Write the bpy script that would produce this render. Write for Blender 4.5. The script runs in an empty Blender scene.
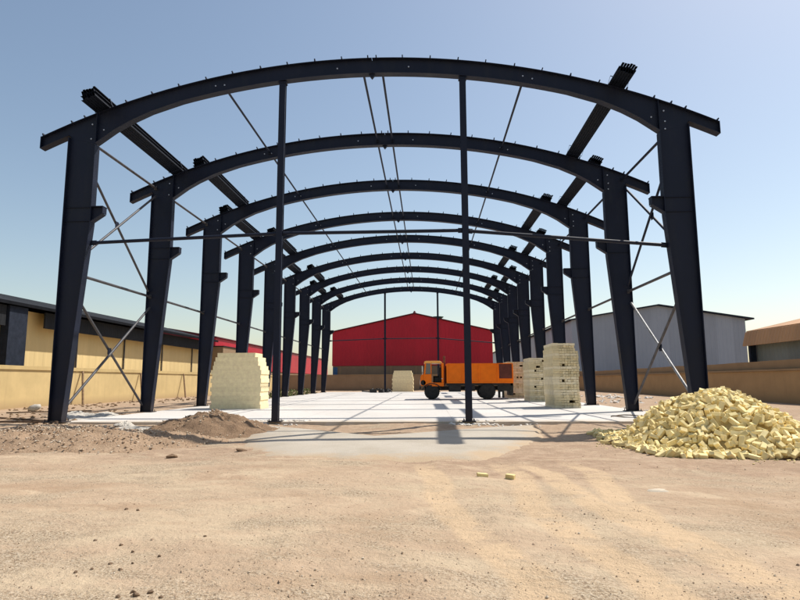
import bpy, bmesh, math, random
from mathutils import Vector, Matrix, noise, Euler
R = math.radians
random.seed(7)
sc = bpy.context.scene
COL = sc.collection

# ------------------------------------------------------------------ camera
F_PX, CX, CY, CZ, YAW, PITCH, ROLL = 597.37, 1.7046, -18.4037, 1.2233, 0.0446, 0.1347, -0.0044
cd = bpy.data.cameras.new('camera'); cam = bpy.data.objects.new('camera', cd); COL.objects.link(cam)
c, s = math.cos(YAW), math.sin(YAW)
fw, rt, up = Vector((-s, c, 0)), Vector((c, s, 0)), Vector((0, 0, 1))
c, s = math.cos(PITCH), math.sin(PITCH)
fw, up = c*fw + s*up, -s*fw + c*up
c, s = math.cos(ROLL), math.sin(ROLL)
rt, up = c*rt + s*up, -s*rt + c*up
m = Matrix((rt, up, -fw)).transposed().to_4x4(); m.translation = (CX, CY, CZ)
cam.matrix_world = m
cd.sensor_width = 36; cd.lens = 36*F_PX/800; cd.clip_start = .05; cd.clip_end = 4000
sc.camera = cam

# ------------------------------------------------------------------ light
SUN = Vector((.53, .39, 1)).normalized()          # towards the sun
SUN_EL = math.asin(SUN.z); SUN_AZ = math.atan2(SUN.x, SUN.y)
w = bpy.data.worlds.new('World'); sc.world = w; w.use_nodes = True
nt = w.node_tree; nt.nodes.clear()
sky = nt.nodes.new('ShaderNodeTexSky'); sky.sky_type = 'NISHITA'; sky.sun_disc = False
sky.sun_elevation = SUN_EL; sky.sun_rotation = SUN_AZ
sky.altitude = 0; sky.air_density = 1.1; sky.dust_density = 1.15; sky.ozone_density = 1.0
bg = nt.nodes.new('ShaderNodeBackground'); bg.inputs[1].default_value = .12
wo = nt.nodes.new('ShaderNodeOutputWorld')
tint = nt.nodes.new('ShaderNodeMix'); tint.data_type = 'RGBA'; tint.blend_type = 'MULTIPLY'; tint.inputs[0].default_value = 1
tint.inputs[7].default_value = (1.08, 1.02, .93, 1)
nt.links.new(sky.outputs[0], tint.inputs[6]); nt.links.new(tint.outputs[2], bg.inputs[0]); nt.links.new(bg.outputs[0], wo.inputs[0])
sd = bpy.data.lights.new('sun', 'SUN'); sd.energy = 4.6; sd.angle = R(.53); sd.color = (1, .95, .87)
so = bpy.data.objects.new('sun', sd); COL.objects.link(so)
so.rotation_euler = (-SUN).to_track_quat('-Z', 'Y').to_euler(); so.location = (0, 0, 40)
sc.view_settings.view_transform = 'Standard'; sc.view_settings.look = 'None'
sc.view_settings.gamma = 1; sc.view_settings.exposure = .25
try: sc.view_settings.use_curve_mapping = False
except Exception: pass

# ------------------------------------------------------------------ materials
class NT:
    def __init__(self, name, rough=.8, metal=0, spec=.3):
        self.m = bpy.data.materials.new(name); self.m.use_nodes = True
        self.t = self.m.node_tree; self.b = self.t.nodes['Principled BSDF']
        self.b.inputs['Roughness'].default_value = rough; self.b.inputs['Metallic'].default_value = metal
        self.b.inputs['Specular IOR Level'].default_value = spec
        tc = self.t.nodes.new('ShaderNodeTexCoord'); self.co = tc.outputs['Object']
        g = self.t.nodes.new('ShaderNodeNewGeometry'); self.pos = g.outputs['Position']; self.geo = g
    def n(self, typ, **kw):
        nd = self.t.nodes.new(typ)
        for k, v in kw.items(): setattr(nd, k, v)
        return nd
    def l(self, a, b): self.t.links.new(a, b)
    def mapping(self, src, scale=(1, 1, 1), rot=(0, 0, 0)):
        mp = self.n('ShaderNodeMapping'); mp.inputs['Scale'].default_value = scale; mp.inputs['Rotation'].default_value = rot
        self.l(src, mp.inputs[0]); return mp.outputs[0]
    def noise(self, src, scale, detail=4, rough=.55, dist=0):
        nd = self.n('ShaderNodeTexNoise'); nd.inputs['Scale'].default_value = scale; nd.inputs['Detail'].default_value = detail
        nd.inputs['Roughness'].default_value = rough; nd.inputs['Distortion'].default_value = dist
        self.l(src, nd.inputs['Vector']); return nd.outputs['Fac']
    def ramp(self, fac, stops):
        nd = self.n('ShaderNodeValToRGB'); e = nd.color_ramp.elements
        while len(e) < len(stops): e.new(.5)
        for i, (p, cc) in enumerate(stops): e[i].position = p; e[i].color = (*cc, 1) if len(cc) == 3 else cc
        self.l(fac, nd.inputs[0]); return nd.outputs[0]
    def rng(self, fac, a, b, lo=0, hi=1):
        nd = self.n('ShaderNodeMapRange'); nd.inputs[1].default_value = a; nd.inputs[2].default_value = b
        nd.inputs[3].default_value = lo; nd.inputs[4].default_value = hi; self.l(fac, nd.inputs[0]); return nd.outputs[0]
    def mix(self, fac, a, b, blend='MIX'):
        nd = self.n('ShaderNodeMix', data_type='RGBA', blend_type=blend)
        for i, v in ((0, fac), (6, a), (7, b)):
            if isinstance(v, (int, float)): nd.inputs[i].default_value = v
            elif isinstance(v, tuple): nd.inputs[i].default_value = (*v, 1)
            else: self.l(v, nd.inputs[i])
        return nd.outputs[2]
    def math(self, op, a, b=0.0):
        nd = self.n('ShaderNodeMath', operation=op)
        for i, v in ((0, a), (1, b)):
            if isinstance(v, (int, float)): nd.inputs[i].default_value = v
            else: self.l(v, nd.inputs[i])
        return nd.outputs[0]
    def base(self, v):
        if isinstance(v, tuple): self.b.inputs['Base Color'].default_value = (*v, 1)
        else: self.l(v, self.b.inputs['Base Color'])
    def bump(self, h, strength=.3, dist=.02):
        nd = self.n('ShaderNodeBump'); nd.inputs['Strength'].default_value = strength; nd.inputs['Distance'].default_value = dist
        self.l(h, nd.inputs['Height']); self.l(nd.outputs[0], self.b.inputs['Normal'])
    def objrand(self):
        return self.n('ShaderNodeObjectInfo').outputs['Random']

def simple(name, col, rough=.7, metal=0, var=.25, scale=3, spec=.3, bump=0, objvar=0):
    M = NT(name, rough, metal, spec)
    f = M.noise(M.pos, scale, 6, .6)
    d = tuple(x*(1-var) for x in col); u = tuple(min(1, x*(1+var)) for x in col)
    cc = M.ramp(f, [(.3, d), (.7, u)])
    if objvar:
        cc = M.mix(1.0, cc, M.ramp(M.objrand(), [(0, (1-objvar,)*3), (1, (1+objvar*.4,)*3)]), 'MULTIPLY')
    M.base(cc)
    if bump: M.bump(M.noise(M.pos, scale*12, 4), bump, .01)
    return M.m

def mat_ground():
    M = NT('dirt ground', .95, 0, .1)
    P = M.pos
    big = M.noise(M.mapping(P, (.33, .42, 1)), 1.0, 6, .65, .8)
    tan = M.ramp(big, [(.30, (.38, .265, .17)), (.47, (.475, .352, .242)), (.60, (.525, .415, .285)), (.72, (.475, .348, .247))])
    # reddish damp earth
    red = M.noise(M.mapping(P, (.35, .8, 1)), .9, 5, .6, .6)
    tan = M.mix(M.rng(red, .52, .72, 0, .75), tan, (.36, .24, .155))
    sep = M.n('ShaderNodeSeparateXYZ'); M.l(P, sep.inputs[0])
    # browner churned earth towards the slab, paler dust in the open yard
    zone = M.math('ADD', sep.outputs[1], M.math('MULTIPLY', M.math('SUBTRACT', M.noise(M.mapping(P, (.35, .5, 1)), 1.0, 5, .6, .5), .5), 7.0))
    churn = M.ramp(M.noise(P, 2.6, 8, .75, .4), [(.30, (.27, .18, .125)), (.5, (.38, .265, .18)), (.7, (.50, .375, .27))])
    zone = M.math('ADD', zone, M.rng(sep.outputs[0], .5, 6.5, -.6, 2.0))
    tan = M.mix(M.rng(zone, -9.6, -7.2, 0, .85), tan, churn)
    # fine gravel bands
    band = M.noise(M.mapping(P, (.45, .75, 1), (0, 0, .12)), 1.0, 6, .65, .6)
    speck = M.noise(P, 42, 3, .7)
    grit = M.ramp(speck, [(.36, (.22, .155, .10)), (.47, (.42, .32, .215)), (.62, (.60, .50, .37))])
    clump = M.noise(P, 11, 5, .7, .5)
    grit = M.mix(M.rng(clump, .54, .68, 0, .7), grit, (.25, .175, .115))
    band = M.math('ADD', band, M.math('ADD', M.rng(sep.outputs[1], -11.2, -12.8, -.045, .03), M.rng(sep.outputs[0], 2.2, .3, -.035, .03)))
    tan = M.mix(M.rng(band, .50, .60, .05, .85), tan, grit)
    # swept pale streaks
    swp = M.noise(M.mapping(P, (.7, 1.6, 1), (0, 0, .45)), 1.0, 7, .7, 1.0)
    tan = M.mix(M.rng(swp, .53, .66, 0, .75), tan, (.56, .435, .30))
    # wheel tracks running towards the building, with tread marks
    def track(x0, slope, wd):
        xx = M.math('SUBTRACT', sep.outputs[0], M.math('ADD', M.math('MULTIPLY', sep.outputs[1], slope), x0))
        wig = M.math('MULTIPLY', M.math('SUBTRACT', M.noise(M.mapping(P, (.2, .35, 1)), 1.0, 2), .5), .8)
        return M.rng(M.math('ABSOLUTE', M.math('ADD', xx, wig)), wd*.6, wd, 1, 0)
    tr = M.math('MAXIMUM', M.math('MAXIMUM', track(.55, -.13, .24), track(2.5, -.05, .24)), M.math('MAXIMUM', track(2.25, -.13, .22), track(4.3, .02, .24)))
    tr = M.math('MULTIPLY', tr, M.rng(M.noise(M.mapping(P, (2, 3, 1)), 1, 4, .6), .33, .5, .15, .95))
    tr = M.math('MULTIPLY', tr, M.rng(sep.outputs[1], -7.5, -8.5, 0, 1))
    tread = M.n('ShaderNodeTexWave', wave_type='BANDS', bands_direction='Y'); M.l(P, tread.inputs[0]); tread.inputs['Scale'].default_value = 2.6; tread.inputs['Distortion'].default_value = 5.0; tread.inputs['Detail'].default_value = 3
    tan = M.mix(tr, tan, (.57, .42, .27))
    tan = M.mix(M.math('MULTIPLY', tr, M.math('MULTIPLY', M.rng(tread.outputs['Fac'], .6, .95, 0, .4), M.rng(M.noise(P, .9, 4, .6), .5, .66, 0, .8))), tan, (.36, .25, .16))
    fine = M.noise(P, 160, 3, .7)
    tan = M.mix(1.0, tan, M.ramp(fine, [(.3, (.74, .72, .70)), (.7, (1.12, 1.12, 1.12))]), 'MULTIPLY')
    M.base(tan)
    h = M.math('ADD', M.math('MULTIPLY', M.noise(P, 9, 6, .65), 1.0), M.math('MULTIPLY', speck, M.rng(band, .42, .62, .12, .7)))
    M.bump(h, .9, .04)
    return M.m

def mat_slab():
    M = NT('pale concrete', .75, 0, .3)
    P = M.pos
    a = M.noise(M.mapping(P, (.25, .12, 1)), 1.0, 6, .6, .3)
    cc = M.ramp(a, [(.3, (.51, .475, .43)), (.6, (.60, .565, .52))])
    st = M.noise(P, 1.3, 6, .65)
    cc = M.mix(M.rng(st, .55, .75, 0, .4), cc, (.50, .45, .39))
    sep = M.n('ShaderNodeSeparateXYZ'); M.l(P, sep.inputs[0])
    # dust carried in at the front edge
    d = M.math('ADD', M.rng(sep.outputs[1], -.2, 1.6, .9, 0), M.math('MULTIPLY', M.math('SUBTRACT', st, .5), 1.8))
    cc = M.mix(M.rng(d, .25, .9, 0, .8), cc, (.47, .37, .25))
    def joint(axis, period, off):
        v = M.math('ADD', sep.outputs[axis], off)
        v = M.math('ABSOLUTE', M.math('SUBTRACT', M.math('FRACT', M.math('DIVIDE', v, period)), .5))
        return M.rng(v, 0, .022/period, 1, 0)
    j = M.math('MAXIMUM', joint(1, 4.0, 2.3), joint(0, 5.0, 100.0))
    jn = M.rng(M.noise(P, .9, 5, .65), .35, .6, .15, .6)
    cc = M.mix(M.math('MULTIPLY', j, jn), cc, (.24, .21, .18))
    M.base(cc); M.bump(M.noise(P, 30, 4), .15, .01)
    return M.m

def mat_apron():
    M = NT('dusty grey concrete', .9, 0, .15)
    P = M.pos
    a = M.noise(P, .8, 6, .6, .3)
    cc = M.ramp(a, [(.3, (.40, .345, .27)), (.6, (.475, .42, .345))])
    at = M.n('ShaderNodeAttribute', attribute_name='rim')
    d = M.math('ADD', M.rng(at.outputs['Fac'], .7, 1, -.25, .6), M.math('MULTIPLY', M.math('SUBTRACT', M.noise(P, 1.6, 7, .7), .42), 1.7))
    cc = M.mix(M.rng(d, .1, .6, 0, 1), cc, (.47, .35, .23))
    cc = M.mix(1.0, cc, M.ramp(M.noise(P, 60, 3, .7), [(.3, (.85, .85, .85)), (.7, (1.05, 1.05, 1.05))]), 'MULTIPLY')
    M.base(cc); M.bump(M.noise(P, 35, 5), .4, .03)
    return M.m

def mat_render(name, col, dirt, zlo=-.2, zhi=.6, scale=1.0):
    """painted or rendered masonry: blotches, streaks, splashed dirt at the foot"""
    M = NT(name, .9, 0, .15)
    P = M.pos
    a = M.noise(P, .7*scale, 6, .6)
    cc = M.ramp(a, [(.3, tuple(x*.86 for x in col)), (.7, tuple(min(1, x*1.07) for x in col))])
    stv = M.noise(M.mapping(P, (3*scale, 3*scale, .25)), 1.0, 4, .6)
    cc = M.mix(M.rng(stv, .55, .75, 0, .35), cc, dirt)
    sep = M.n('ShaderNodeSeparateXYZ'); M.l(P, sep.inputs[0])
    foot = M.math('ADD', M.rng(sep.outputs[2], zlo, zhi, 1, 0), M.math('MULTIPLY', M.math('SUBTRACT', a, .5), .9))
    cc = M.mix(M.rng(foot, .35, 1, 0, .65), cc, dirt)
    M.base(cc); M.bump(M.noise(P, 25, 4), .15, .01)
    return M.m

def mat_sheet(name, col, axis, period=.25, rough=.5, var=.12):
    """ribbed steel sheet: ribs in the bump, panels faintly different"""
    M = NT(name, rough, 0, .3)
    P = M.pos
    if rough > .85: M.b.inputs['Specular IOR Level'].default_value = .05
    sep = M.n('ShaderNodeSeparateXYZ'); M.l(P, sep.inputs[0])
    v = sep.outputs[axis]
    fr = M.math('FRACT', M.math('DIVIDE', v, period))
    rib = M.rng(M.math('ABSOLUTE', M.math('SUBTRACT', fr, .5)), .12, .22, 1, 0)
    pan = M.n('ShaderNodeTexWhiteNoise', noise_dimensions='1D'); M.l(M.math('FLOOR', M.math('DIVIDE', v, period*4)), pan.inputs['W'])
    a = M.noise(P, .25, 5, .6)
    cc = M.ramp(a, [(.3, tuple(x*(1-var) for x in col)), (.7, tuple(min(1, x*(1+var)) for x in col))])
    cc = M.mix(1.0, cc, M.ramp(pan.outputs[0], [(0, (.9, .9, .9)), (1, (1.05, 1.05, 1.05))]), 'MULTIPLY')
    stv = M.noise(M.mapping(P, (2, 2, .12)), 1.0, 4, .6)
    cc = M.mix(M.rng(stv, .5, .8, 0, .14), cc, tuple(x*.6 for x in col))
    M.base(cc); M.bump(rib, .6, .03)
    return M.m

def mat_steel():
    M = NT('navy painted steel', .48, 0, .25)
    P = M.pos
    a = M.noise(P, 1.2, 6, .65)
    cc = M.ramp(a, [(.3, (.0055, .0085, .021)), (.7, (.0095, .0145, .034))])
    rust = M.noise(P, 3.5, 8, .7)
    cc = M.mix(M.rng(rust, .62, .78, 0, .4), cc, (.026, .013, .012))
    dust = M.noise(M.mapping(P, (2.2, 2.2, .5)), 1.0, 7, .7)
    cc = M.mix(M.rng(dust, .5, .8, 0, .55), cc, (.022, .026, .034))
    sep = M.n('ShaderNodeSeparateXYZ'); M.l(P, sep.inputs[0])
    foot = M.math('ADD', M.rng(sep.outputs[2], 0, 1.2, 1, 0), M.math('MULTIPLY', M.math('SUBTRACT', a, .5), 1.2))
    cc = M.mix(M.rng(foot, .4, 1.1, 0, .5), cc, (.06, .045, .035))
    M.base(cc)
    M.l(M.rng(a, .3, .7, .45, .65), M.b.inputs['Roughness'])
    return M.m

def mat_brickblock(name, col, objvar=.12, isv=1.0):
    M = NT(name, .9, 0, .15)
    P = M.pos
    a = M.noise(P, 6, 5, .6)
    cc = M.ramp(a, [(.3, tuple(x*.85 for x in col)), (.7, tuple(min(1, x*1.08) for x in col))])
    isl = M.geo.outputs['Random Per Island']
    cc = M.mix(1.0, cc, M.ramp(isl, [(0, (1-.2*isv, 1-.21*isv, 1-.26*isv)), (.5, (1-.03*isv, 1-.04*isv, 1-.06*isv)), (1, (1+.06*isv,)*3)]), 'MULTIPLY')
    cc = M.mix(1.0, cc, M.ramp(M.objrand(), [(0, (1-objvar*1.4, 1-objvar*1.5, 1-objvar*2)), (1, (1.05, 1.05, 1.04))]), 'MULTIPLY')
    gr = M.noise(P, 13, 6, .7)
    cc = M.mix(M.rng(gr, .56, .72, 0, .4*min(1, isv)), cc, tuple(x*.55 for x in col))
    M.base(cc); M.bump(M.noise(P, 45, 4), .35, .012)
    return M.m

def mat_stones():
    M = NT('ground stones', .95, 0, .1)
    isl = M.geo.outputs['Random Per Island']
    cc = M.ramp(isl, [(0, (.27, .195, .135)), (.35, (.40, .285, .195)), (.7, (.48, .375, .265)), (1, (.60, .52, .41))])
    M.base(cc); return M.m

def mat_soil(name, lo, hi):
    M = NT(name, .97, 0, .05)
    P = M.pos
    cc = M.ramp(M.noise(P, 3, 6, .65), [(.3, lo), (.7, hi)])
    cc = M.mix(1.0, cc, M.ramp(M.noise(P, 38, 4, .7), [(.32, (.6, .58, .55)), (.68, (1.15, 1.15, 1.15))]), 'MULTIPLY')
    M.base(cc); M.bump(M.noise(P, 22, 6, .7), .8, .05)
    return M.m

MT = dict(
    ground=mat_ground(), slab=mat_slab(), apron=mat_apron(), steel=mat_steel(), stones=mat_stones(),
    galv=simple('dark purlin steel', (.004, .007, .015), .7, 0, .3, 4, .15),
    bolt=simple('zinc bolt', (.45, .45, .47), .35, .6, .1),
    primer=simple('grey primed pipe', (.065, .062, .068), .5, 0, .35, 5),
    sunlitpipe=simple('grey pipe with painted sunlight', (.30, .295, .29), .5, .1, .45, 5),  # lighter grey stands in for sunlight on a single brace diagonal
    yellowwall=mat_render('yellow render', (.60, .455, .225), (.36, .25, .14)),
    coping=mat_render('yellow coping', (.56, .42, .20), (.33, .24, .13)),
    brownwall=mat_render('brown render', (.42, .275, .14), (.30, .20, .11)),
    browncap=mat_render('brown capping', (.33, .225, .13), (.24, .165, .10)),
    backwall=mat_render('tan brick wall', (.29, .20, .125), (.21, .145, .09)),
    facade=mat_sheet('yellow facade panel', (.74, .56, .27), 1, .9, .75, .06),
    darkroof=mat_sheet('dark grey sheet', (.030, .032, .036), 1, .3, .9, .2),
    darksteel=simple('dark blue grey steel', (.024, .030, .045), .8, 0, .25, 3, .08),
    redsheet=mat_sheet('red sheet front', (.46, .012, .03), 0, .5, .45, .08),
    redside=mat_sheet('red sheet side', (.46, .012, .03), 1, .5, .45, .08),
    gutter=simple('dark gutter', (.012, .013, .016), .9, 0, .3, 3, .04),
    redtrim=simple('red trim', (.10, .01, .016), .5),
    greysheet=mat_sheet('blue grey sheet front', (.29, .325, .39), 0, .6, .5, .06),
    greyside=mat_sheet('blue grey sheet side', (.29, .325, .39), 1, .6, .5, .06),
    tansheet=mat_sheet('orange tan sheet', (.48, .25, .10), 1, .4, .55, .1),
    greenwall=mat_sheet('grey green sheet', (.20, .235, .225), 1, .5, .5, .12),
    green=simple('green paint', (.05, .14, .09), .5),
    orange=simple('orange truck paint', (.95, .19, .006), .45, 0, .12, 2, .2),
    cream=simple('faded orange roof paint', (.85, .38, .07), .4, 0, .12, 2, .5),
    maroon=simple('rusty maroon panel', (.12, .032, .022), .6, 0, .3, 3),
    rubber=simple('dusty rubber', (.028, .027, .026), .85, 0, .35, 6),
    chassis=simple('dark dusty chassis', (.035, .032, .030), .7, 0, .35, 4),
    rim=simple('dusty rim', (.085, .075, .065), .6, 0, .3, 6),
    interior=simple('dark cab interior', (.02, .019, .018), .8),
    chrome=simple('mirror metal', (.6, .6, .6), .25, .8, .05),
    lamp=simple('lamp lens', (.55, .52, .45), .2, 0, .1, 3, .6),
    rustbrown=simple('rusty brown stack', (.17, .06, .035), .7, 0, .4, 5),
    brick=mat_brickblock('pale yellow brick', (.97, .785, .42), .2, 1.6),
    panel=mat_brickblock('pale yellow block', (.97, .80, .50), .03, .06),
    dullbrick=mat_brickblock('greenish yellow stacked brick', (.78, .66, .42), .05),
    palebrick=mat_brickblock('pale stacked brick', (.86, .75, .53), .05),
    soil=mat_soil('dark brown soil', (.235, .155, .10), (.33, .225, .145)),
    gravel=mat_soil('reddish gravel', (.36, .245, .16), (.48, .345, .235)),
    clod=simple('dark earth clod', (.19, .128, .083), .95, 0, .3, 20, .1),
    lime=simple('pale lime rubble', (.66, .61, .54), .9, 0, .18, 8, .1, .4),
    limepatch=simple('dusty lime', (.56, .48, .37), .95, 0, .2, 14, .1, .4),
    sheetwhite=simple('dusty white sheet', (.46, .42, .36), .75, 0, .3, 5),
    wood=simple('weathered wood', (.24, .16, .095), .9, 0, .35, 8, .1, .3),
    darkwood=simple('dark weathered stick', (.14, .095, .065), .9, 0, .35, 8, .1),
    bluebin=simple('blue drum', (.04, .12, .24), .5),
    bush=simple('dry green leaves', (.15, .17, .05), .8, 0, .4, 9),
    glass=simple('dark glass', (.04, .045, .05), .08, 0, .1, 2, .6),
)
_M = NT('grimy cab glass', .1, 0, .5); _M.base((.16, .15, .135)); MT['cabglass'] = _M.m

# ------------------------------------------------------------------ mesh helpers
class MB:
    def __init__(self): self.v = []; self.f = []; self.sm = []
    def add(self, vs, fs, smooth=False):
        o = len(self.v); self.v += [tuple(p) for p in vs]
        for f in fs: self.f.append(tuple(o+i for i in f)); self.sm.append(smooth)
    def box(self, c, size, rot=None, taper=None):
        x, y, z = (q/2 for q in size)
        P = [Vector(p) for p in ((-x,-y,-z),(x,-y,-z),(x,y,-z),(-x,y,-z),(-x,-y,z),(x,-y,z),(x,y,z),(-x,y,z))]
        if rot is not None:
            e = Euler(rot).to_matrix() if not isinstance(rot, Matrix) else rot
            P = [e @ p for p in P]
        self.add([p+Vector(c) for p in P], [(0,3,2,1),(4,5,6,7),(0,1,5,4),(1,2,6,5),(2,3,7,6),(3,0,4,7)])
    def b(self, x0, x1, y0, y1, z0, z1):
        self.box(((x0+x1)/2, (y0+y1)/2, (z0+z1)/2), (abs(x1-x0), abs(y1-y0), abs(z1-z0)))
    def tube(self, p0, p1, r, n=10, r2=None, caps=True):
        p0, p1 = Vector(p0), Vector(p1); d = (p1-p0).normalized(); r2 = r if r2 is None else r2
        a = d.orthogonal().normalized(); b2 = d.cross(a)
        vs = []
        for p, rr in ((p0, r), (p1, r2)):
            for i in range(n):
                t = 2*math.pi*i/n; vs.append(p + (a*math.cos(t)+b2*math.sin(t))*rr)
        self.add(vs, [(i, (i+1) % n, n+(i+1) % n, n+i) for i in range(n)], True)
        if caps: self.add(vs[:n], [tuple(range(n))[::-1]]); self.add(vs[n:], [tuple(range(n))])
    def path(self, pts, r, n=7):
        pts = [Vector(p) for p in pts]; vs = []; up = Vector((0, 0, 1))
        for i, p in enumerate(pts):
            d = (pts[min(i+1, len(pts)-1)] - pts[max(i-1, 0)]).normalized()
            a = d.cross(up); a = a.normalized() if a.length > 1e-4 else d.orthogonal().normalized(); b2 = a.cross(d)
            for k in range(n):
                t = 2*math.pi*k/n; vs.append(p+(a*math.cos(t)+b2*math.sin(t))*r)
        fs = [(i*n+k, i*n+(k+1) % n, (i+1)*n+(k+1) % n, (i+1)*n+k) for i in range(len(pts)-1) for k in range(n)]
        self.add(vs, fs, True); self.add(vs[:n], [tuple(range(n))]); self.add(vs[-n:], [tuple(range(n))[::-1]])
    def strip(self, top, bot, y0, y1):
        """prism in the xz plane between two polylines of (x, z), from y0 to y1"""
        n = len(top); vs = []
        for y in (y0, y1):
            vs += [(x, y, z) for x, z in top]+[(x, y, z) for x, z in bot]
        fs = []
        for i in range(n-1):
            t0, t1, b0, b1 = i, i+1, n+i, n+i+1
            fs += [(t0, t1, b1, b0), (2*n+t0, 2*n+b0, 2*n+b1, 2*n+t1), (t0, 2*n+t0, 2*n+t1, t1), (b0, b1, 2*n+b1, 2*n+b0)]
        fs += [(0, n, 3*n, 2*n), (n-1, 3*n-1, 4*n-1, 2*n-1)]
        self.add(vs, fs)
    def prism(self, prof, axis, a0, a1):
        """closed profile (list of 2d points) extruded along axis 0, 1 or 2"""
        n = len(prof)
        def P(q, a):
            return (a, q[0], q[1]) if axis == 0 else ((q[0], a, q[1]) if axis == 1 else (q[0], q[1], a))
        vs = [P(q, a0) for q in prof]+[P(q, a1) for q in prof]
        self.add(vs, [tuple(range(n)), tuple(range(2*n-1, n-1, -1))]+[(i, n+i, n+(i+1) % n, (i+1) % n) for i in range(n)])
    def lathe(self, prof, c, axis=2, n=20):
        """prof: (radius, height)"""
        vs = []
        for r, h in prof:
            for k in range(n):
                t = 2*math.pi*k/n; q = (r*math.cos(t), r*math.sin(t), h)
                if axis == 1: q = (q[0], q[2], q[1])
                if axis == 0: q = (q[2], q[0], q[1])
                vs.append(Vector(q)+Vector(c))
        fs = [(i*n+k, i*n+(k+1) % n, (i+1)*n+(k+1) % n, (i+1)*n+k) for i in range(len(prof)-1) for k in range(n)]
        self.add(vs, fs, True)
        self.add(vs[:n], [tuple(range(n))]); self.add(vs[-n:], [tuple(range(n))])
    def rock(self, c, r, sq=(1, 1, .7), seed=None, sub=0):
        rr = random
        t = [(1,0,0),(-1,0,0),(0,1,0),(0,-1,0),(0,0,1),(0,0,-1)]
        f = [(0,2,4),(2,1,4),(1,3,4),(3,0,4),(2,0,5),(1,2,5),(3,1,5),(0,3,5)]
        if sub:
            V = [Vector(p) for p in t]; F = []; cache = {}
            def mid(a, b):
                k = (min(a, b), max(a, b))
                if k not in cache: V.append((V[a]+V[b]).normalized()); cache[k] = len(V)-1
                return cache[k]
            for a, b2, c2 in f:
                ab, bc, ca = mid(a, b2), mid(b2, c2), mid(c2, a); F += [(a, ab, ca), (b2, bc, ab), (c2, ca, bc), (ab, bc, ca)]
            t, f = V, F
        e = Euler((rr.uniform(-.4, .4), rr.uniform(-.4, .4), rr.uniform(0, 6.3))).to_matrix()
        self.add([e @ Vector((p[0]*sq[0]*r*rr.uniform(.7, 1.25), p[1]*sq[1]*r*rr.uniform(.7, 1.25), p[2]*sq[2]*r*rr.uniform(.7, 1.2)))+Vector(c) for p in t], f)
    def mesh(self, name, mat):
        me = bpy.data.meshes.new(name); me.from_pydata(self.v, [], self.f)
        if any(self.sm): me.polygons.foreach_set('use_smooth', self.sm)
        me.materials.append(MT[mat] if isinstance(mat, str) else mat); me.update()
        return me
    def build(self, name, mat, parent=None, bevel=0, loc=None):
        o = bpy.data.objects.new(name, self.mesh(name, mat)); COL.objects.link(o)
        if parent: o.parent = parent
        if loc: o.location = loc
        if bevel:
            md = o.modifiers.new('bevel', 'BEVEL'); md.width = bevel; md.segments = 2; md.limit_method = 'ANGLE'; md.angle_limit = R(40)
        return o

def tag(o, label, cat, group=None, kind=None):
    if label: o['label'] = label
    if cat: o['category'] = cat
    if group: o['group'] = group
    if kind: o['kind'] = kind
    return o
def thing(name, loc, label, cat, group=None, rz=0):
    o = bpy.data.objects.new(name, None); COL.objects.link(o); o.location = loc; o.rotation_euler.z = rz
    o.empty_display_size = .3
    return tag(o, label, cat, group)
def struct(o): o['kind'] = 'structure'; return o
def copy_tree(o, parent=None):
    cpy = o.copy(); COL.objects.link(cpy)
    if parent: cpy.parent = parent
    for ch in list(o.children): copy_tree(ch, cpy)
    return cpy

# ------------------------------------------------------------------ ground
def gz(x, y):
    """height of the dirt"""
    z = -.19
    z += .05*noise.noise((x*.35, y*.35, 0)) + .028*noise.noise((x*1.3, y*1.3, 5)) + .012*noise.noise((x*4.1, y*4.1, 9))
    z += .010*noise.noise((x*9, y*9, 2))
    if y < 3: z += .006*noise.noise((x*22, y*22, 3))
    for x0, sl in ((.55, -.13), (2.5, -.05)):       # shallow wheel ruts
        d = abs(x-(x0+sl*y)+.4*noise.noise((x*.2, y*.35, 1)))
        if d < .5 and y < -5: z -= .03*(1-(d/.5)**2)
    if abs(x) < 12 and y < 1: z += .125*max(0, min(1, (y+3.4)/3.0))*max(0, min(1, (12-abs(x))/2))
    inside = max(0, min(1, (10.6-abs(x))/.6))*max(0, min(1, (y+.1)/.3))*max(0, min(1, (49.6-y)/.6))
    z = z*(1-inside) + (-.3)*inside
    far = max(0, min(1, (math.hypot(x, y-20)-70)/60))
    return z*(1-far) - .2*far
def axis_pts(lo, hi, step, ends, grow=1.22):
    p = []; x = lo
    while x < hi: p.append(x); x += step
    st = step; x = hi
    while x < ends[1]: p.append(x); st *= grow; x += st
    p.append(ends[1]); st = step; x = lo
    while True:
        st *= grow; x -= st
        if x < ends[0]: break
        p.insert(0, x)
    p.insert(0, ends[0]); return p
xs = axis_pts(-9, 12, .085, (-900, 900), 1.12)
ys = axis_pts(-16.5, 1.5, .07, (-300, 1500), 1.1)
g = MB(); nx = len(xs)
g.v = [(x, y, gz(x, y)) for y in ys for x in xs]
g.f = [(j*nx+i, j*nx+i+1, (j+1)*nx+i+1, (j+1)*nx+i) for j in range(len(ys)-1) for i in range(nx-1)]
g.sm = [True]*len(g.f)
struct(g.build('ground', 'ground'))

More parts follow.
